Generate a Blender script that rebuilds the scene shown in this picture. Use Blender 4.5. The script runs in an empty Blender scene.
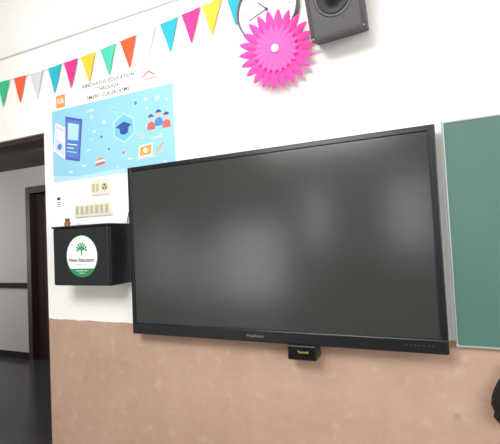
import bpy, bmesh, random
from math import *
from mathutils import Matrix, Vector
random.seed(4)
S=bpy.context.scene
S.view_settings.view_transform='Standard'
S.view_settings.look='None'
COL=bpy.context.collection

# ---------------- materials ----------------
def mat(name,c,rough=.6,metal=0,noise=0,nscale=8,bump=0,bscale=60,emit=None,es=1,spec=.5,coat=0):
    m=bpy.data.materials.new(name); m.use_nodes=True
    nt=m.node_tree; b=nt.nodes['Principled BSDF']
    c=tuple((v/255)**2.2 for v in c)+(1,)
    b.inputs['Base Color'].default_value=c
    b.inputs['Roughness'].default_value=rough
    b.inputs['Metallic'].default_value=metal
    b.inputs['Specular IOR Level'].default_value=spec
    b.inputs['Coat Weight'].default_value=coat
    tc=nt.nodes.new('ShaderNodeTexCoord')
    if noise:
        n=nt.nodes.new('ShaderNodeTexNoise'); n.inputs['Scale'].default_value=nscale; n.inputs['Detail'].default_value=5
        nt.links.new(tc.outputs['Object'],n.inputs['Vector'])
        mx=nt.nodes.new('ShaderNodeMix'); mx.data_type='RGBA'
        mx.inputs[6].default_value=tuple(v*(1-noise) for v in c[:3])+(1,)
        mx.inputs[7].default_value=tuple(min(1,v*(1+noise)) for v in c[:3])+(1,)
        nt.links.new(n.outputs['Fac'],mx.inputs[0]); nt.links.new(mx.outputs[2],b.inputs['Base Color'])
    if bump:
        n=nt.nodes.new('ShaderNodeTexNoise'); n.inputs['Scale'].default_value=bscale
        nt.links.new(tc.outputs['Object'],n.inputs['Vector'])
        bp=nt.nodes.new('ShaderNodeBump'); bp.inputs['Strength'].default_value=bump; bp.inputs['Distance'].default_value=.01
        nt.links.new(n.outputs['Fac'],bp.inputs['Height']); nt.links.new(bp.outputs['Normal'],b.inputs['Normal'])
    return m

def dado_mat():
    m=mat('painted_plaster',(247,246,243),.75,noise=.03,nscale=3,bump=.08,bscale=25)
    nt=m.node_tree; b=nt.nodes['Principled BSDF']
    up=b.inputs['Base Color'].links[0].from_socket
    tc=nt.nodes.new('ShaderNodeTexCoord'); sx=nt.nodes.new('ShaderNodeSeparateXYZ'); nt.links.new(tc.outputs['Object'],sx.inputs[0])
    n=nt.nodes.new('ShaderNodeTexNoise'); n.inputs['Scale'].default_value=14; nt.links.new(tc.outputs['Object'],n.inputs['Vector'])
    ma=nt.nodes.new('ShaderNodeMath'); ma.operation='MULTIPLY_ADD'; ma.inputs[1].default_value=.012; nt.links.new(n.outputs['Fac'],ma.inputs[0]); nt.links.new(sx.outputs['Z'],ma.inputs[2])
    lt=nt.nodes.new('ShaderNodeMath'); lt.operation='LESS_THAN'; lt.inputs[1].default_value=1.262; nt.links.new(ma.outputs[0],lt.inputs[0])
    n2=nt.nodes.new('ShaderNodeTexNoise'); n2.inputs['Scale'].default_value=2.8; n2.inputs['Detail'].default_value=11; n2.inputs['Roughness'].default_value=.7
    nt.links.new(tc.outputs['Object'],n2.inputs['Vector'])
    cr=nt.nodes.new('ShaderNodeValToRGB'); e=cr.color_ramp.elements
    e[0].position=.30; e[0].color=(.44,.285,.205,1); e[1].position=.70; e[1].color=(.535,.365,.275,1)
    nt.links.new(n2.outputs['Fac'],cr.inputs[0])
    n3=nt.nodes.new('ShaderNodeTexNoise'); n3.inputs['Scale'].default_value=14; n3.inputs['Detail'].default_value=9
    nt.links.new(tc.outputs['Object'],n3.inputs['Vector'])
    c3=nt.nodes.new('ShaderNodeValToRGB'); c3.color_ramp.elements[0].position=.55; c3.color_ramp.elements[1].position=.78
    c3.color_ramp.elements[1].color=(.35,.35,.35,1)
    nt.links.new(n3.outputs['Fac'],c3.inputs[0])
    m3=nt.nodes.new('ShaderNodeMix'); m3.data_type='RGBA'; nt.links.new(c3.outputs[0],m3.inputs[0]); nt.links.new(cr.outputs[0],m3.inputs[6]); m3.inputs[7].default_value=(.66,.52,.43,1)
    mx=nt.nodes.new('ShaderNodeMix'); mx.data_type='RGBA'
    nt.links.new(lt.outputs[0],mx.inputs[0]); nt.links.new(up,mx.inputs[6]); nt.links.new(m3.outputs[2],mx.inputs[7])
    nt.links.new(mx.outputs[2],b.inputs['Base Color'])
    return m

def tile_mat():
    m=mat('corridor_tiles',(70,72,74),.22)
    nt=m.node_tree; b=nt.nodes['Principled BSDF']
    tc=nt.nodes.new('ShaderNodeTexCoord'); br=nt.nodes.new('ShaderNodeTexBrick'); br.offset=0
    br.inputs['Scale'].default_value=1; br.inputs['Brick Width'].default_value=.6; br.inputs['Row Height'].default_value=.6; br.inputs['Mortar Size'].default_value=.004
    br.inputs['Color1'].default_value=(.045,.044,.044,1); br.inputs['Color2'].default_value=(.054,.053,.053,1); br.inputs['Mortar'].default_value=(.025,.025,.025,1)
    nt.links.new(tc.outputs['Object'],br.inputs['Vector']); nt.links.new(br.outputs['Color'],b.inputs['Base Color'])
    return m

# ---------------- mesh helpers ----------------
def newobj(name,bm,mats,smooth=False):
    me=bpy.data.meshes.new(name); bmesh.ops.recalc_face_normals(bm,faces=bm.faces); bm.to_mesh(me); bm.free()
    if not isinstance(mats,(list,tuple)): mats=[mats]
    for m in mats: me.materials.append(m)
    if smooth:
        for p in me.polygons: p.use_smooth=True
    o=bpy.data.objects.new(name,me); COL.objects.link(o); return o
def addbox(bm,x0,x1,y0,y1,z0,z1,mi=0):
    r=bmesh.ops.create_cube(bm,size=1,matrix=Matrix.Translation(((x0+x1)/2,(y0+y1)/2,(z0+z1)/2))@Matrix.Diagonal((x1-x0,y1-y0,z1-z0,1)))
    fs=set(f for v in r['verts'] for f in v.link_faces)
    for f in fs: f.material_index=mi
    return r['verts']
def box(name,x0,x1,y0,y1,z0,z1,m,bev=0,seg=2):
    bm=bmesh.new(); addbox(bm,x0,x1,y0,y1,z0,z1)
    o=newobj(name,bm,m)
    if bev:
        md=o.modifiers.new('bevel','BEVEL'); md.width=bev; md.segments=seg; md.limit_method='ANGLE'
    return o
def boxes(name,L,m,bev=0):
    bm=bmesh.new()
    for b in L: addbox(bm,*b)
    o=newobj(name,bm,m)
    if bev:
        md=o.modifiers.new('bevel','BEVEL'); md.width=bev; md.segments=2; md.limit_method='ANGLE'
    return o
def addpoly(bm,pts,y,th,mi=0):
    n=len(pts)
    f=[bm.verts.new((p[0],y,p[1])) for p in pts]; b=[bm.verts.new((p[0],y+th,p[1])) for p in pts]
    fs=[bm.faces.new(f),bm.faces.new(b[::-1])]
    for i in range(n): fs.append(bm.faces.new((f[i],b[i],b[(i+1)%n],f[(i+1)%n])))
    for q in fs: q.material_index=mi
def circ(cx,cz,r,n=28,a0=0,a1=2*pi,ry=None):
    ry=ry or r
    full=abs(a1-a0-2*pi)<1e-6
    k=n if full else n+1
    return [(cx+r*cos(a0+(a1-a0)*i/n),cz+ry*sin(a0+(a1-a0)*i/n)) for i in range(k)]
def rect(x0,x1,z0,z1): return [(x0,z0),(x1,z0),(x1,z1),(x0,z1)]
def line(x0,z0,x1,z1,w):
    dx,dz=x1-x0,z1-z0; l=hypot(dx,dz); nx,nz=-dz/l*w/2,dx/l*w/2
    return [(x0+nx,z0+nz),(x1+nx,z1+nz),(x1-nx,z1-nz),(x0-nx,z0-nz)]
def cyl_y(name,cx,cz,r,y0,y1,m,n=48,bev=0):
    bm=bmesh.new(); addpoly(bm,circ(cx,cz,r,n),y0,y1-y0)
    o=newobj(name,bm,m)
    if bev:
        md=o.modifiers.new('bevel','BEVEL'); md.width=bev; md.segments=3; md.limit_method='ANGLE'
    return o
def ring_y(name,cx,cz,r0,r1,y0,y1,m,n=64):
    bm=bmesh.new(); V=[]
    prof=[(r0,y1),(r0,y0+.004),((r0+r1)/2,y0),(r1,y0+.006),(r1,y1)]
    for i in range(n):
        a=2*pi*i/n; V.append([bm.verts.new((cx+r*cos(a),y,cz+r*sin(a))) for r,y in prof])
    for i in range(n):
        A=V[i];B=V[(i+1)%n]
        for k in range(len(prof)): bm.faces.new((A[k],B[k],B[(k+1)%len(prof)],A[(k+1)%len(prof)]))
    return newobj(name,bm,m,True)
def tube(name,pts,r,m,cyc=False,res=6):
    cu=bpy.data.curves.new(name,'CURVE'); cu.dimensions='3D'; cu.bevel_depth=r; cu.bevel_resolution=3; cu.resolution_u=res; cu.use_fill_caps=True
    sp=cu.splines.new('NURBS'); sp.points.add(len(pts)-1)
    for p,q in zip(sp.points,pts): p.co=(*q,1)
    sp.use_endpoint_u=True; sp.order_u=3; sp.use_cyclic_u=cyc
    t=bpy.data.objects.new(name+'_tmp',cu); COL.objects.link(t)
    bpy.context.view_layer.update()
    me=bpy.data.meshes.new_from_object(t.evaluated_get(bpy.context.evaluated_depsgraph_get())); bpy.data.objects.remove(t)
    me.materials.clear(); me.materials.append(m)
    for p in me.polygons: p.use_smooth=True
    o=bpy.data.objects.new(name,me); COL.objects.link(o); return o
def text(name,body,x,y,z,size,m,align='CENTER',rot=(pi/2,0,0),th=.0003,space=1,bold=0,sx=1):
    cu=bpy.data.curves.new(name,'FONT'); cu.body=body; cu.size=size; cu.align_x=align; cu.align_y='CENTER'; cu.extrude=th; cu.space_character=space; cu.offset=bold
    t=bpy.data.objects.new(name+'_tmp',cu); COL.objects.link(t)
    bpy.context.view_layer.update()
    me=bpy.data.meshes.new_from_object(t.evaluated_get(bpy.context.evaluated_depsgraph_get())); bpy.data.objects.remove(t)
    me.transform(Matrix.Translation((x,y,z))@Matrix.Rotation(rot[0],4,'X')@Matrix.Diagonal((sx,1,1,1)))
    me.materials.clear(); me.materials.append(m)
    o=bpy.data.objects.new(name,me); COL.objects.link(o); return o
def thing(name,label,cat,loc,parts,group=None):
    e=bpy.data.objects.new(name,None); e.empty_display_size=.05; e.location=loc; COL.objects.link(e)
    e['label']=label; e['category']=cat
    if group: e['group']=group
    for p in parts: child(p,e,loc)
    return e
def child(p,parent,loc):
    p.parent=parent; p.matrix_parent_inverse=Matrix.Translation(Vector(loc)).inverted()
def tag(o,label,cat,group=None):
    o['label']=label; o['category']=cat
    if group: o['group']=group
def struct(o): o['kind']='structure'; return o

# ---------------- palette ----------------
M_wall=dado_mat()
M_white=mat('white_paint',(240,239,234),.8,noise=.02)
M_ledge=mat('ledge_paint',(242,241,238),.8,noise=.02)
M_ceil=mat('ceiling_paint',(235,233,228),.9,noise=.02)
M_floor=mat('room_floor',(150,140,128),.5,noise=.08,nscale=4)
M_cfloor=tile_mat()
M_cwall=mat('corridor_paint',(200,199,198),.8,noise=.04,nscale=2)
M_cceil=mat('corridor_ceiling_brown',(62,48,41),.85,noise=.15)
M_dwood=mat('dark_wood',(54,41,36),.55,noise=.25,nscale=12)
M_redwood=mat('dark_brown_wood',(60,45,40),.6,noise=.2,nscale=10)
M_dark=mat('dark_trim',(42,38,38),.85,spec=.2)
M_black=mat('black_plastic',(24,25,28),.38,noise=.1,nscale=20)
M_black2=mat('black_satin_metal',(24,25,29),.42,bump=.05,bscale=200)
M_bez=mat('bezel_black',(22,23,27),.35)
M_key=mat('grey_print',(150,155,160),.5)
M_alu=mat('aluminium',(168,176,174),.45,metal=.4)
M_paper=mat('white_paper',(250,250,250),.6)
M_cord=mat('white_cord',(205,202,198),.7)
M_cable=mat('cable_rubber',(18,18,20),.5)
M_yel=mat('yellow_print',(205,185,80),.5)
M_scr=mat('screen_glass',(58,58,57),.20,spec=.6)
M_board=mat('green_writing_surface',(78,112,103),.5,noise=.08,nscale=3)

# ---------------- room shell ----------------
def wall_y(name,x0,x1,z0,z1,y0,y1,holes,m):
    xs=sorted({x0,x1,*[h[0] for h in holes],*[h[1] for h in holes]}); zs=sorted({z0,z1,*[h[2] for h in holes],*[h[3] for h in holes]})
    bm=bmesh.new()
    for i in range(len(xs)-1):
        for k in range(len(zs)-1):
            cx,cz=(xs[i]+xs[i+1])/2,(zs[k]+zs[k+1])/2
            if any(h[0]<cx<h[1] and h[2]<cz<h[3] for h in holes): continue
            addbox(bm,xs[i],xs[i+1],y0,y1,zs[k],zs[k+1])
    return struct(newobj(name,bm,m))
def tinted(name,g):
    m=bpy.data.materials.new(name); m.use_nodes=True; nt=m.node_tree
    for n in list(nt.nodes): nt.nodes.remove(n)
    o=nt.nodes.new('ShaderNodeOutputMaterial'); t=nt.nodes.new('ShaderNodeBsdfTransparent'); t.inputs[0].default_value=(g,g,g,1)
    nt.links.new(t.outputs[0],o.inputs[0]); return m
RX0,RX1,RY0,H=-5.0,4.6,-6.0,3.7
wall_y('wall_back',RX0,RX1,0,H,0,.2,[(-1.95,-.82,-.01,2.585)],M_wall)
wins=[(-.40,-.12,1.45,2.75),(1.2,1.85,1.4,2.75),(-2.5,-1.0,.35,2.1),(-4.7,-3.6,.5,2.1),(-3.5,-2.55,.3,1.7)]  # last three openings added to put bright patches in the screen's reflection
wall_y('wall_front',RX0,RX1,0,H,RY0-.2,RY0,wins,mat('rear_wall_paint',(180,180,178),.85,noise=.03))
struct(box('wall_left',RX0-.2,RX0,RY0-.2,.2,0,H,M_white)); 
struct(box('wall_right',RX1,RX1+.2,RY0-.2,.2,0,H,M_white))
struct(box('floor',RX0-.2,RX1+.2,RY0-.2,.0,-.1,0,M_floor))
struct(box('ceiling',RX0-.2,RX1+.2,RY0-.2,.2,H,H+.1,M_ceil))
tints=[.90,.70,.40,.22,.20]  # pane tints added to dim each opening's reflection on the screen
for i,w in enumerate(wins):
    x0,x1,z0,z1=w; y0,y1=RY0-.12,RY0-.08; t=.04
    bm=bmesh.new()
    L=[(x0,x0+t,y0,y1,z0,z1),(x1-t,x1,y0,y1,z0,z1),(x0,x1,y0,y1,z0,z0+t),(x0,x1,y0,y1,z1-t,z1)]
    if i==1: L.append(((x0+x1)/2-.07,(x0+x1)/2+.07,y0,y1,z0,z1))
    for q in L: addbox(bm,*q)
    vs=[bm.verts.new(v) for v in ((x0,y0+.02,z0),(x1,y0+.02,z0),(x1,y0+.02,z1),(x0,y0+.02,z1))]
    fc=bm.faces.new(vs); fc.material_index=1
    struct(newobj(f'window_{i+1}',bm,[M_dwood,tinted('window_glass',tints[i])]))
CY=2.3
wall_y('wall_corridor',-9,.5,0,3.3,CY,CY+.15,[(-4.09,-3.1,-.01,2.72)],M_cwall)
struct(box('floor_corridor',-9,.5,0,4.2,-.1,0,M_cfloor))
struct(box('ceiling_corridor',-9,.5,.2,4.2,3.04,3.14,M_cceil))
struct(box('wall_corridor_end',.5,.65,.2,4.2,0,3.3,M_cwall))
struct(box('wall_corridor_start',-9.15,-9,0,4.35,0,3.3,M_cwall))  # unseen end wall added to keep world light out of the corridor
struct(box('wall_corridor_side',-9.0,RX0-.2,0,.2,0,3.3,M_cwall))
struct(box('wall_inner',-9,.5,4.2,4.35,0,3.3,M_cwall))
struct(box('trim_1',-9,-4.09,CY-.03,CY,1.12,1.20,M_dark,.005))
struct(box('baseboard_corridor',-9,-4.09,CY-.015,CY,0,.10,M_dark,.003))
struct(boxes('door_1',[(-1.95,-.82,.02,.19,2.55,2.585),(-1.95,-1.91,.02,.19,0,2.585)],M_dwood,.004))
struct(boxes('door_2',[(-4.09,-3.99,CY-.04,CY+.15,0,2.72),(-3.99,-3.2,CY-.04,CY+.15,2.62,2.72),(-3.2,-3.1,CY-.04,CY+.15,0,2.72)],M_dwood,.006))
struct(boxes('door_3',[(-3.97,-3.84,CY+.05,CY+.09,0,2.6),(-3.84,-3.3,CY+.06,CY+.08,0,2.6)],M_redwood,.004))
struct(box('trim_2',RX0,RX1,-.022,0,3.215,3.28,M_ledge,.006))

# ---------------- interactive display ----------------
W0,W1,Z0,Z1,YF=0,1.70,1.22,2.22,-.09
bd=box('housing',W0+.012,W1-.012,-.078,-.03,Z0+.02,Z1-.02,M_black,.01)
wm=boxes('wall_mount',[(.5,.56,-.032,-.002,1.4,2.0),(1.14,1.20,-.032,-.002,1.4,2.0),(.4,1.3,-.012,-.001,1.66,1.76)],M_black2,.002)
fr=bmesh.new()
bt=.026
for b in [(W0,W0+bt,YF,-.05,Z0,Z1),(W1-bt-.004,W1,YF,-.05,Z0,Z1),(W0+bt,W1-bt-.004,YF,-.05,Z1-bt,Z1)]: addbox(fr,*b)
fr=newobj('bezel',fr,M_bez); md=fr.modifiers.new('bevel','BEVEL'); md.width=.004; md.segments=2; md.limit_method='ANGLE'
bar=box('control_bar',W0+.002,W1-.002,YF-.004,-.05,Z0-.002,Z0+.062,M_bez,.006)
scr=box('screen',W0+bt-.002,W1-bt-.002,YF+.006,-.06,Z0+.06,Z1-bt+.002,M_scr)
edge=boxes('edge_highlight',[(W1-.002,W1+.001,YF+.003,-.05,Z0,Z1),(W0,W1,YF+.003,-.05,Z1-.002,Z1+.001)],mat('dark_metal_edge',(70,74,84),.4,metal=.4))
lg=text('lettering','ViewSonic',.80,YF-.0045,Z0+.03,.02,M_key,space=1.15)
btn=bmesh.new()
for i in range(7): addpoly(btn,circ(1.53+i*.018,Z0+.033,.003,12),YF-.0052,.002)
btn=newobj('button_row',btn,mat('button_grey',(80,83,88),.5))
ports=bmesh.new()
for i in range(4): addbox(ports,1.37+i*.028,1.387+i*.028,YF-.005,YF-.001,Z0+.026,Z0+.036)
ports=newobj('port_row',ports,mat('port_black',(8,8,8),.4))
thing('interactive_display','large black flat-panel classroom display mounted on the wall, switched off','television',(.85,0,Z0),[bd,wm,fr,bar,scr,edge,lg,btn,ports])

b1=box('case',.975,1.12,-.10,.0,1.145,1.2185,M_black,.006)
b2=boxes('front_panel',[(.982,1.113,-.102,-.099,1.152,1.211)],mat('gloss_black',(10,10,12),.2),.001)
b3=text('lettering','Tecnoid',1.055,-.1025,1.187,.0165,M_yel)
thing('sensor_box','small black plastic box with yellow lettering below the display','electronic box',(1.047,0,1.145),[b1,b2,b3])

# ---------------- chalkboard ----------------
BX0,BX1,BZ0,BZ1=1.732,3.7,1.236,2.240
t=.008
wr=box('writing_surface',BX0+.004,BX1-.004,-.018,0,BZ0+.004,BZ1-.004,M_board)
frm=boxes('frame',[(BX0,BX0+t,-.022,0,BZ0,BZ1),(BX1-t,BX1,-.022,0,BZ0,BZ1),(BX0+t,BX1-t,-.022,0,BZ0,BZ0+t),(BX0+t,BX1-t,-.022,0,BZ1-t,BZ1)],M_alu,.002)
cn=boxes('corner_cap',[(BX0-.001,BX0+.012,-.024,0,BZ1-.012,BZ1+.001)],M_alu,.003)
cn2=boxes('corner_cap',[(BX0-.001,BX0+.012,-.024,0,BZ0-.001,BZ0+.012)],M_alu,.003)
thing('chalkboard','green chalkboard with a thin aluminium frame on the wall','chalkboard',(2.7,0,BZ0),[wr,frm,cn,cn2])

# ---------------- lock box ----------------
x0,x1,z0,z1,yf=-.52,-.062,1.515,1.876,-.20
body=box('body',x0,x1,yf+.012,0,z0,z1,M_black2,.006)
dr=box('door',x0+.004,x1-.004,yf,yf+.016,z0+.004,z1-.004,M_black2,.006)
lid=boxes('top_lip',[(x0-.004,x1+.004,yf-.006,-.002,z1-.002,z1+.01)],M_black2,.003)
vt=bmesh.new()
for i in range(11):
    zz=z0+.05+i*.024
    addbox(vt,x1-.001,x1+.003,-.165,-.03,zz,zz+.009)
vt=newobj('vent_slats',vt,M_black)
lock=cyl_y('lock',x1-.03,z0+.05,.007,yf-.004,yf+.002,M_black,24)
cx,cz,SRd=-.276,1.697,.128
M_grn=mat('sticker_green',(36,138,84),.5)
M_blk=mat('ink_black',(30,30,33),.6)
st=bmesh.new(); ys=yf-.0006; k_=[0]
def s_(pts,mi):
    k_[0]+=1; addpoly(st,pts,ys-.00004*k_[0],.00004*k_[0]+.0003,mi)
s_(circ(cx,cz,SRd,56),1)
s_(circ(cx,cz,SRd-.005,56),0)
s_(circ(cx,cz,SRd-.004,30,pi+.66,2*pi-.66),1)
for rr,nn,a0,a1 in ((.036,8,-.15,pi+.15),(.020,5,.1,pi-.1)):
    for k in range(nn):
        a=a0+(a1-a0)*k/(nn-1)
        px,pz=cx+rr*cos(a),cz+.040+rr*sin(a)
        s_([(px+.010*cos(a)*cos(q)-.0065*sin(a)*sin(q),pz+.010*sin(a)*cos(q)+.0065*cos(a)*sin(q)) for q in [2*pi*j/10 for j in range(10)]],1)
s_([(cx-.005,cz+.004),(cx+.005,cz+.004),(cx+.005,cz+.03),(cx+.020,cz+.050),(cx+.016,cz+.054),(cx,cz+.040),(cx-.016,cz+.054),(cx-.020,cz+.050),(cx-.005,cz+.03)],1)
s_(circ(cx,cz+.050,.007,14),1)
st=newobj('sticker',st,[M_paper,M_grn])
yt=ys-.0032
tx=text('lettering','Next Education',cx,yt,cz-.024,.036,M_blk,bold=0,sx=.86,space=1.03)
tx2=text('lettering','INDIA PVT. LTD.',cx,yt,cz-.052,.013,M_key)
tx3=text('lettering','TOUCHING LIVES',cx,yt,cz-.089,.0115,M_paper)
tx4=text('lettering','THROUGH',cx,yt,cz-.104,.009,M_paper)
thing('lock_box','black metal wall cabinet with a round white and green sticker','cabinet',((x0+x1)/2,0,z0),[body,dr,lid,vt,lock,st,tx,tx2,tx3,tx4])

zt=z1+.010
def lathe(name,cx,cy,prof,m,n=24):
    bm=bmesh.new(); R=[]
    for r,z in prof: R.append([bm.verts.new((cx+r*cos(2*pi*i/n),cy+r*sin(2*pi*i/n),z)) for i in range(n)])
    for a,b in zip(R,R[1:]):
        for i in range(n): bm.faces.new((a[i],a[(i+1)%n],b[(i+1)%n],b[i]))
    bm.faces.new(R[0][::-1]); bm.faces.new(R[-1])
    return newobj(name,bm,m,False)
jb=lathe('jar_body',-.50,-.10,[(.018,zt),(.020,zt+.004),(.020,zt+.028),(.013,zt+.036),(.013,zt+.040)],mat('amber_plastic',(150,88,48),.35))
jc=lathe('cap',-.50,-.10,[(.015,zt+.038),(.015,zt+.054),(.013,zt+.056)],mat('brown_cap',(110,70,50),.5))
thing('small_bottle','small amber-brown bottle standing on the black cabinet','bottle',(-.50,-.10,zt),[jb,jc])
rm=box('case',-.46,-.40,-.12,-.05,zt,zt+.018,mat('remote_white',(225,225,220),.5),.004)
rk=boxes('keypad',[(-.450,-.440,-.1,-.07,zt+.018,zt+.02),(-.435,-.425,-.1,-.07,zt+.018,zt+.02),(-.420,-.410,-.1,-.07,zt+.018,zt+.02)],M_key)
thing('remote_control','small white remote control lying on the black cabinet','remote control',(-.43,-.085,zt),[rm,rk])

# ---------------- switch boards ----------------
M_sw=mat('switch_cream',(190,180,154),.4); M_swd=mat('socket_dark',(60,52,44),.5); M_swp=mat('plate_pale',(228,221,202),.45)
M_swb=mat('backbox_white',(238,237,233),.5)
a=box('back_box',-.380,-.210,-.010,0,2.088,2.190,M_swb,.003)
b=box('face_plate',-.375,-.215,-.013,-.009,2.093,2.185,M_swp,.002)
c=[]
for xx in (-.364,-.328): c.append(box('switch_rocker',xx,xx+.024,-.017,-.012,2.113,2.165,M_sw,.002))
s=bmesh.new(); addpoly(s,circ(-.257,2.14,.025,24),-.0145,.003,0)
for dx,dz,r in ((0,.012,.007),(-.011,-.008,.006),(.011,-.008,.006)): addpoly(s,circ(-.257+dx,2.14+dz,r,10),-.0152,.001,1)
s=newobj('socket',s,[M_sw,M_swd])
thing('socket_board','small cream wall board with two switches and one socket','switchboard',(-.295,0,2.088),[a,b,s]+c)
a=box('back_box',-.530,-.205,-.010,0,1.950,2.045,M_swb,.003)
b=box('face_plate',-.525,-.210,-.013,-.009,1.955,2.040,M_swp,.002)
c=[]
for i in range(7): c.append(box('switch_rocker',-.515+i*.0432,-.515+i*.0432+.026,-.018,-.012,1.970,2.025,M_sw,.002))
thing('switch_board','cream wall board with a row of rocker switches','switchboard',(-.37,0,1.95),[a,b]+c)
s=bmesh.new(); addpoly(s,rect(-.715,-.665,2.03,2.115),-.001,.001,0)
addpoly(s,rect(-.705,-.675,2.085,2.105),-.0014,.0005,1)
for k in range(3): addpoly(s,rect(-.708,-.672,2.04+k*.013,2.045+k*.013),-.0014,.0005,1)
s=newobj('wall_sticker',s,[M_paper,M_blk]); tag(s,'small white paper sticker with black print on the wall','sticker')

cb=tube('power_cable',[(-.075,-.02,1.888),(-.075,-.010,1.93),(-.06,-.008,1.98),(-.035,-.008,2.0),(-.018,-.008,1.95),(-.02,-.008,1.85),(-.03,-.008,1.72)],.003,M_cable)
tag(cb,'thin black cable looping from the cabinet beside the display','cable')

# ---------------- poster ----------------
PX0,PX1,PZ0,PB,PZ1=-.737,.300,2.212,2.722,2.905
pm=[M_paper,mat('poster_sky_blue',(146,204,228),.5),mat('poster_pale_blue',(180,220,237),.5),mat('poster_navy',(44,80,150),.5),
    mat('poster_mid_blue',(76,128,200),.5),mat('poster_orange',(238,158,80),.5),mat('poster_red',(220,100,88),.5),mat('poster_skin',(232,186,160),.5),
    mat('poster_lilac',(206,216,238),.5),mat('poster_yellow',(245,212,110),.5),M_blk,mat('poster_circle_blue',(120,190,224),.5),mat('poster_violet',(84,84,178),.5)]
paper=box('paper',PX0,PX1,-.0015,0,PZ0-.004,PZ1,M_paper)
A=bmesh.new(); na=[0]
def a_(pts,layer,mi):
    na[0]+=1; e=.0000200*na[0]
    addpoly(A,pts,-.0016-e,.0002,mi)
def ring(x,z,r,w,l,mi,n=24,ph=0):
    for i in range(n):
        p,q=ph+2*pi*i/n,ph+2*pi*(i+1)/n
        addpoly(A,[(x+r*cos(p),z+r*sin(p)),(x+r*cos(q),z+r*sin(q)),(x+(r-w)*cos(q),z+(r-w)*sin(q)),(x+(r-w)*cos(p),z+(r-w)*sin(p))],-.0016-.00002*(na[0]+1),.0002,mi)
    na[0]+=1
a_(rect(PX0+.004,PX1-.004,PZ0,PB),1,1)
a_([(PX0+.004,PZ0),(PX1-.004,PZ0),(PX1-.004,PZ0+.03),(.1,PZ0+.02),(-.2,PZ0+.035),(-.5,PZ0+.02),(PX0+.004,PZ0+.05)],2,2)
cx2,cz2=-.09,2.505
sat=[(-.28,2.475,.017),(-.255,2.57,.016),(-.17,2.64,.015),(.01,2.65,.019),(.05,2.43,.015),(-.10,2.345,.016),(-.22,2.385,.016)]
for (x,z,r) in sat: a_(line(cx2,cz2,x,z,.002),2,2)
a_(circ(cx2,cz2,.100,6,pi/6,2*pi+pi/6),2,2)
a_(circ(cx2,cz2,.088,6,pi/6,2*pi+pi/6),2,11)
for j,(x,z,r) in enumerate(sat):
    a_(circ(x,z,r,20),3,2); a_(circ(x,z,r*.68,18),3,(4,0,11,4,5,6,4)[j])
# laptop leaning open: pale keyboard half and violet-blue screen half
a_([(-.725,2.44),(-.615,2.365),(-.600,2.585),(-.700,2.635)],3,0)
a_([(-.715,2.446),(-.622,2.382),(-.608,2.578),(-.695,2.622)],3,8)
for r_ in range(5):
    for q_ in range(3):
        xx=-.690+q_*.026; zz=2.580-r_*.016-.50*(xx+.690)
        a_([(xx,zz),(xx+.019,zz-.009),(xx+.020,zz+.001),(xx+.001,zz+.010)],4,0)
a_(circ(-.665,2.460,.022,18),4,4)
a_([(-.615,2.365),(-.480,2.335),(-.445,2.620),(-.600,2.665)],3,12)
a_([(-.604,2.380),(-.490,2.354),(-.459,2.608),(-.592,2.646)],4,4)
a_([(-.588,2.50),(-.490,2.48),(-.477,2.59),(-.578,2.618)],5,2)
a_(line(-.590,2.47,-.498,2.450,.006),5,0); a_(line(-.594,2.445,-.53,2.431,.006),5,0); a_(line(-.596,2.42,-.503,2.398,.006),5,2)
# graduation cap
a_([(cx2-.034,cz2-.005),(cx2+.034,cz2-.005),(cx2+.032,cz2-.034),(cx2,cz2-.045),(cx2-.032,cz2-.034)],4,3)
a_([(cx2-.068,cz2+.012),(cx2,cz2+.041),(cx2+.068,cz2+.012),(cx2,cz2-.017)],5,3)
a_(line(cx2+.052,cz2+.010,cx2+.056,cz2-.034,.004),6,9)
a_(circ(cx2+.056,cz2-.038,.007,10),6,9)
for (x,z,s,h,sh) in ((.125,2.530,.9,3,6),(.240,2.527,.9,3,6),(.183,2.550,.94,3,4)):
    a_([(x-.034*s,z-.078*s),(x+.034*s,z-.078*s),(x+.028*s,z-.035*s),(x,z-.02*s),(x-.028*s,z-.035*s)],5,sh)
    a_(circ(x,z,.021*s,18),6,7)
    a_(circ(x,z+.006*s,.024*s,16,0.1,pi-.1),7,h)
ring(.18,2.65,.015,.004,4,0); ring(-.36,2.62,.013,.004,4,0); ring(.09,2.66,.012,.004,4,0)
a_([(0.02,2.295),(.125,2.303),(.134,2.378),(.028,2.369)],5,0)
a_([(0.028,2.303),(.118,2.310),(.126,2.370),(.036,2.362)],6,5)
a_(circ(.075,2.337,.016,16),7,0)
a_([(0.0,2.282),(.145,2.290),(.155,2.300),(0.01,2.294)],6,8)
a_(line(.16,2.32,.21,2.37,.010),6,5); a_(line(.17,2.30,.23,2.325,.008),6,7)
a_([(-.34,2.285),(-.26,2.293),(-.256,2.312),(-.336,2.304)],5,6); a_([(-.336,2.304),(-.256,2.312),(-.26,2.322),(-.336,2.315)],6,0)
a_([(-.33,2.320),(-.27,2.327),(-.267,2.339),(-.327,2.332)],5,5)
for i,(x,z) in enumerate(((-.39,2.54),(-.40,2.40),(.10,2.60),(.20,2.42),(.25,2.63),(-.44,2.30),(-.15,2.26),(-.56,2.27),(-.34,2.52),(-.37,2.47),(.22,2.25),(-.05,2.30),(.09,2.49))):
    a_(rect(x-.014,x+.014,z-.004,z+.004) if i%2 else circ(x,z,.008,12),4,0 if i%3 else 8)
a_(rect(-.685,-.60,2.735,2.825),1,5)
a_([(.06,2.800),(.12,2.835),(.18,2.800),(.165,2.800),(.12,2.825),(.075,2.800)],1,6)
art=newobj('printed_artwork',A,pm)
M_ink=mat('ink_grey',(60,54,52),.6)
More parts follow.
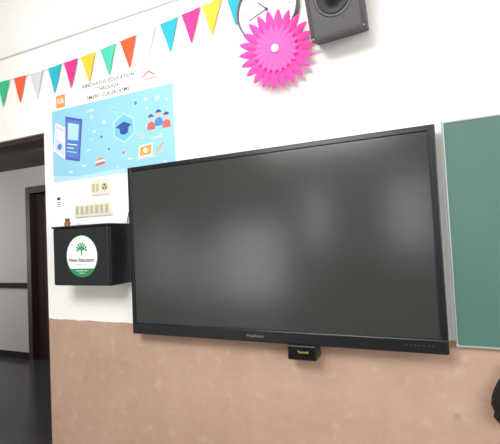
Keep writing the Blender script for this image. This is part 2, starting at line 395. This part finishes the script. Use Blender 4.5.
T=[text('lettering','INNOVATIVE EDUCATION',-.215,-.0024,2.840,.036,M_ink,space=1.06,bold=.0002),
   text('lettering','THROUGH',-.215,-.0024,2.797,.036,M_ink,space=1.06,bold=.0002),
   text('lettering','SMART CLASSROOMS',-.215,-.0024,2.754,.036,M_ink,space=1.06,bold=.0002),
   text('lettering','GB',-.643,-.0048,2.78,.05,M_paper),
   text('lettering','nexteducation',.14,-.0024,2.785,.02,mat('ink_red',(180,50,42),.6)),
   text('lettering','LEARN',-.37,-.0052,2.665,.024,M_paper),
   text('lettering','STUDENTS',.16,-.0052,2.405,.018,M_paper)]
thing('wall_poster','light blue printed education poster with cap and laptop drawings','poster',(-.22,0,PZ0),[paper,art]+T)

# ---------------- bunting ----------------
cols={'green':(50,190,130),'red':(246,92,56),'white':(214,214,220),'teal':(40,178,198),'magenta':(224,50,140),'yellow':(255,200,60),'seagreen':(76,202,172)}
FM={k:mat('pennant_'+k,v,.5,noise=.05,nscale=20) for k,v in cols.items()}
flags=[(-1.39,'yellow'),(-1.225,'green'),(-1.045,'red'),(-.863,'white'),(-.680,'teal'),(-.525,'magenta'),(-.368,'yellow'),(-.192,'seagreen'),(-.024,'red'),(.127,'white'),(.293,'teal'),(.4505,'magenta'),(.593,'yellow'),(.7485,'teal'),(.90,'green')]
def sz(x): 
    P=[(-1.6,3.055),(-1.28,3.044),(-.84,3.032),(-.31,3.050),(.18,3.092),(.70,3.145),(1.2,3.20)]
    for (a,b),(c,d) in zip(P,P[1:]):
        if x<=c: return b+(d-b)*(x-a)/(c-a)
    return P[-1][1]
parts=[tube('string',[(x/10,-.008,sz(x/10)) for x in range(-16,13)],.002,M_cord)]
for i,(x,c) in enumerate(flags):
    w,h=.13,.20
    rnd=random.uniform(-.012,.012)
    bm=bmesh.new(); n=8; m_=6; G=[]
    for r in range(n+1):
        row=[]; f=r/n
        for q in range(m_+1):
            u=(q/m_-.5)*w*(1-f)
            xx=x+u+rnd*f; yy=-.012-.006*sin(f*2.2+i)*f-.0015*sin(u*60+i)
            zz=sz(x+u)*(1)-h*f
            row.append(bm.verts.new((xx,yy,zz)))
            if r==n: row=[row[0]]*(m_+1); break
        G.append(row)
    for r in range(n):
        for q in range(m_):
            vs=[G[r][q],G[r][q+1],G[r+1][q+1],G[r+1][q]]
            vv=[]
            for v in vs:
                if v not in vv: vv.append(v)
            if len(vv)>2: bm.faces.new(vv)
    o=newobj('pennant',bm,FM[c],True)
    o['label']=c.replace('seagreen','sea green')+' triangular pennant'
    parts.append(o)
thing('bunting','string of multicoloured triangular pennants hung along the wall','bunting',(0,0,3.04),parts)

# ---------------- wall clock ----------------
CX,CZ,CR=.932,2.985,.175
M_cm=mat('clock_print_grey',(130,130,134),.6); M_ch=mat('clock_hand_grey',(70,70,74),.6)
rim=ring_y('rim',CX,CZ,CR-.009,CR,-.045,0,mat('clock_rim_grey',(100,100,104),.4))
face=cyl_y('dial',CX,CZ,CR-.007,-.026,0,M_paper,64)
mk=bmesh.new()
for i in range(60):
    a=2*pi*i/60; r1=CR-.020; r0=r1-(.012 if i%5==0 else .005)
    addpoly(mk,line(CX+r0*cos(a),CZ+r0*sin(a),CX+r1*cos(a),CZ+r1*sin(a),.003 if i%5==0 else .0015),-.027,.001)
mk=newobj('minute_marks',mk,M_cm)
nums=[text('numeral',str(k),CX+(CR-.05)*sin(2*pi*k/12),-.0272,CZ+(CR-.05)*cos(2*pi*k/12),.026,M_cm) for k in range(1,13)]
hh=bmesh.new(); addpoly(hh,line(CX,CZ,CX+.07*sin(radians(315)),CZ+.07*cos(radians(315)),.006),-.031,.002); hh=newobj('hour_hand',hh,M_ch)
mh=bmesh.new(); addpoly(mh,line(CX,CZ,CX+.11*sin(radians(250)),CZ+.11*cos(radians(250)),.004),-.034,.002); mh=newobj('minute_hand',mh,M_ch)
cap=cyl_y('hub',CX,CZ,.007,-.037,-.026,M_ch,20)
thing('wall_clock','round white wall clock with a dark rim behind a paper rosette','clock',(CX,0,CZ-CR),[rim,face,mk,hh,mh,cap]+nums)

# ---------------- pink rosette (built round its own centre, then leaned towards the room) ----------------
PR=.200
def petals(name,R,N,y,m,r_in,depth):
    """thin paper disc whose edge is cut into N pointed petals, each with a centre fold"""
    bm=bmesh.new(); c=bm.verts.new((0,y-.010,0)); V=[]
    prof={0:(1.0,-1),1:(.94,-.6),2:(.84,-.2),3:(r_in,.5),4:(.84,-.2),5:(.94,-.6)}
    for i in range(6*N):
        k=i%6; base=2*pi*(i//6)/N; step=2*pi/N
        off={0:0,1:.17,2:.36,3:.5,4:.64,5:.83}[k]*step
        a=base+off; rad,ph=prof[k]
        col=[]
        for f in (.12,.3,.5,.66):
            col.append(bm.verts.new((R*f*cos(a),y-.010*(1-f)+depth*f*ph,R*f*sin(a))))
        col.append(bm.verts.new((R*rad*cos(a),y+depth*ph,R*rad*sin(a))))
        V.append(col)
    L=len(V)
    for i in range(L):
        A_,B_=V[i],V[(i+1)%L]
        bm.faces.new((c,A_[0],B_[0]))
        for k in range(4): bm.faces.new((A_[k],B_[k],B_[k+1],A_[k+1]))
    return newobj(name,bm,m)
M_pink=mat('pink_crepe',(238,70,164),.65,noise=.05,nscale=30); M_pink2=mat('pink_crepe_inner',(244,96,178),.65,noise=.04,nscale=30)
p1=petals('petal_disc',PR,22,.012,M_pink,.74,.005)
p2=petals('inner_petals',PR*.60,22,-.001,M_pink2,.86,.003)
p3=cyl_y('centre_button',0,0,.020,-.022,-.010,mat('button_pale_pink',(252,222,238),.5),28,.003)
ros=thing('paper_rosette','bright pink paper rosette with pointed petals and pale centre','decoration',(0,0,0),[p1,p2,p3])
ros.matrix_world=Matrix.Translation((.995,-.105,2.716))@Matrix.Rotation(radians(7),4,'Z')@Matrix.Rotation(radians(8),4,'X')
bpy.context.view_layer.update()
hk=tube('hanging_thread',[(.985,0,2.78),(.988,-.04,2.765),(.993,-.090,2.73)],.003,M_cord)
hk.parent=ros; hk.matrix_parent_inverse=ros.matrix_world.inverted()

# ---------------- loudspeaker ----------------
def grille_mat():
    m=mat('speaker_mesh',(100,98,100),.6)
    nt=m.node_tree; b=nt.nodes['Principled BSDF']; tc=nt.nodes.new('ShaderNodeTexCoord')
    v=nt.nodes.new('ShaderNodeTexVoronoi'); v.inputs['Scale'].default_value=130; v.inputs['Randomness'].default_value=0.1
    nt.links.new(tc.outputs['Object'],v.inputs['Vector'])
    cr=nt.nodes.new('ShaderNodeValToRGB'); cr.color_ramp.elements[0].position=.30; cr.color_ramp.elements[0].color=(.012,.012,.012,1); cr.color_ramp.elements[1].position=.45; cr.color_ramp.elements[1].color=(.10,.095,.10,1)
    nt.links.new(v.outputs['Distance'],cr.inputs[0]); nt.links.new(cr.outputs[0],b.inputs['Base Color'])
    return m
SM=mat('speaker_vinyl',(70,68,70),.6,bump=.3,bscale=250); SC=mat('cone_dark',(30,30,32),.55); SR=mat('cone_ring',(96,94,96),.45)
sw,sh,sd=.255,.40,.17
sb=box('cabinet',0,sw,0,sd,0,sh,SM,.006)
rimb=boxes('front_frame',[(0,sw,-.010,.002,0,.018),(0,sw,-.010,.002,sh-.018,sh),(0,.018,-.010,.002,.018,sh-.018),(sw-.018,sw,-.010,.002,.018,sh-.018)],SM,.003)
sf=box('grille',.016,sw-.016,-.005,.002,.016,sh-.016,grille_mat(),.002)
sring=ring_y('surround_ring',sw/2,.165,.074,.088,-.011,0,SR)
bm=bmesh.new(); prof=[(.076,-.008),(.068,-.0105),(.058,-.0065),(.028,-.0055),(.026,-.010),(.014,-.015)]
V=[]
for i in range(48):
    a=2*pi*i/48; V.append([bm.verts.new((sw/2+r*cos(a),y,.165+r*sin(a))) for r,y in prof])
ct=bm.verts.new((sw/2,-.017,.165))
for i in range(48):
    A_,B_=V[i],V[(i+1)%48]
    for k in range(len(prof)-1): bm.faces.new((A_[k],B_[k],B_[k+1],A_[k+1]))
    bm.faces.new((A_[-1],B_[-1],ct))
scn=newobj('woofer_cone',bm,SC,True)
scw=[]
for xx,zz in ((.010,.010),(sw-.010,.010),(.010,sh-.010),(sw-.010,sh-.010)): scw.append(cyl_y('screw',xx,zz,.004,-.012,0,M_alu,12))
sp=thing('loudspeaker','grey-black box loudspeaker tilted down from the wall','speaker',(0,0,0),[sb,rimb,sf,sring,scn]+scw)
sp.matrix_world=Matrix.Translation((1.195,-.150,2.68))@Matrix.Rotation(radians(-3),4,'Y')@Matrix.Rotation(radians(20),4,'X')
bpy.context.view_layer.update()
wb=box('mounting_arm',1.27,1.33,-.09,0,2.80,2.84,M_black2,.004)
wb.parent=sp; wb.matrix_parent_inverse=sp.matrix_world.inverted()

# ---------------- black pouch hanging by the chalkboard ----------------
bm=bmesh.new()
out=[(1.905,1.125),(1.885,1.10),(1.868,1.065),(1.856,1.03),(1.852,.995),(1.862,.965),(1.858,.945),(1.875,.925),(1.915,.915),(1.965,.925),(2.0,.95),(2.01,1.0),(1.995,1.06),(1.97,1.11),(1.94,1.13)]
mx_,mz_=1.93,1.02
rings=[]
for s_r,y_ in ((1,0),(1.0,-.02),(.93,-.05),(.7,-.07),(.35,-.078)):
    rings.append([bm.verts.new((mx_+(x-mx_)*s_r,y_+.004*sin(j*1.7+s_r*9),mz_+(z-mz_)*s_r)) for j,(x,z) in enumerate(out)])
n=len(out)
for A_,B_ in zip(rings,rings[1:]):
    for j in range(n): bm.faces.new((A_[j],A_[(j+1)%n],B_[(j+1)%n],B_[j]))
bm.faces.new(rings[0]); bm.faces.new(rings[-1])
for v in rings[0]: v.co.y=0
pc=newobj('pouch_body',bm,mat('black_fabric',(26,26,28),.8,bump=.5,bscale=40),True)
stp=tube('strap',[(1.915,-.02,1.11),(1.905,-.03,1.15),(1.925,-.035,1.178),(1.945,-.03,1.15),(1.95,-.02,1.115)],.006,M_cable)
pg=cyl_y('hook_peg',1.925,1.168,.007,-.05,0,M_alu,20)
thing('hanging_pouch','black fabric pouch hanging by a strap from a wall peg','bag',(1.925,0,.915),[pc,stp,pg])
hk=bmesh.new(); addpoly(hk,circ(1.72,.93,.008,14),-.012,.012); hk=newobj('wall_screw',hk,M_alu); tag(hk,'small metal screw in the painted wall','screw')

# ---------------- camera ----------------
f,yaw,pi_,ro,cx_,cy_,cz_=385.0,.4058,.0383,-.0477,1.5998,-1.9496,1.7652
F=Vector((-sin(yaw)*cos(pi_),cos(yaw)*cos(pi_),sin(pi_))); R0=Vector((cos(yaw),sin(yaw),0)); U0=R0.cross(F)
Rr=R0*cos(ro)+U0*sin(ro); Ur=-R0*sin(ro)+U0*cos(ro)
cam=bpy.data.cameras.new('camera'); cam.sensor_width=36; cam.sensor_fit='HORIZONTAL'; cam.lens=f/500*36; cam.clip_start=.02
co_=bpy.data.objects.new('camera',cam); COL.objects.link(co_)
Mx=Matrix((Rr,Ur,-F)).transposed().to_4x4(); Mx.translation=(cx_,cy_,cz_); co_.matrix_world=Mx
S.camera=co_

# ---------------- lights ----------------
def area(name,loc,target,size,power,color=(1,1,1),sy=None):
    l=bpy.data.lights.new(name,'AREA'); l.energy=power; l.size=size; l.color=color
    if sy: l.shape='RECTANGLE'; l.size_y=sy
    o=bpy.data.objects.new(name,l); COL.objects.link(o); o.location=loc
    o.rotation_euler=(Vector(target)-Vector(loc)).to_track_quat('-Z','Y').to_euler(); return o
area('ceiling_bounce',(.6,-2.5,3.6),(.6,0,1.3),1.6,155,(1,.995,.985))
area('side_fill',(4.2,-2.2,2.2),(.6,0,1.6),1.8,70,(1,1,1))
area('corridor_daylight',(-7.5,1.2,2.0),(-3.5,1.6,1.3),1.6,78,(1,.99,.97))  # added lamp that brightens the closed corridor, no daylight enters here
area('corridor_daylight_fill',(-2.4,1.2,2.95),(-3.8,2.3,1.2),.8,28,(1,.99,.97))  # second added lamp, lifts the corridor's far wall
w=bpy.data.worlds.new('world'); S.world=w; w.use_nodes=True
bg=w.node_tree.nodes['Background']; bg.inputs[0].default_value=(.95,.97,1,1); bg.inputs[1].default_value=11.0
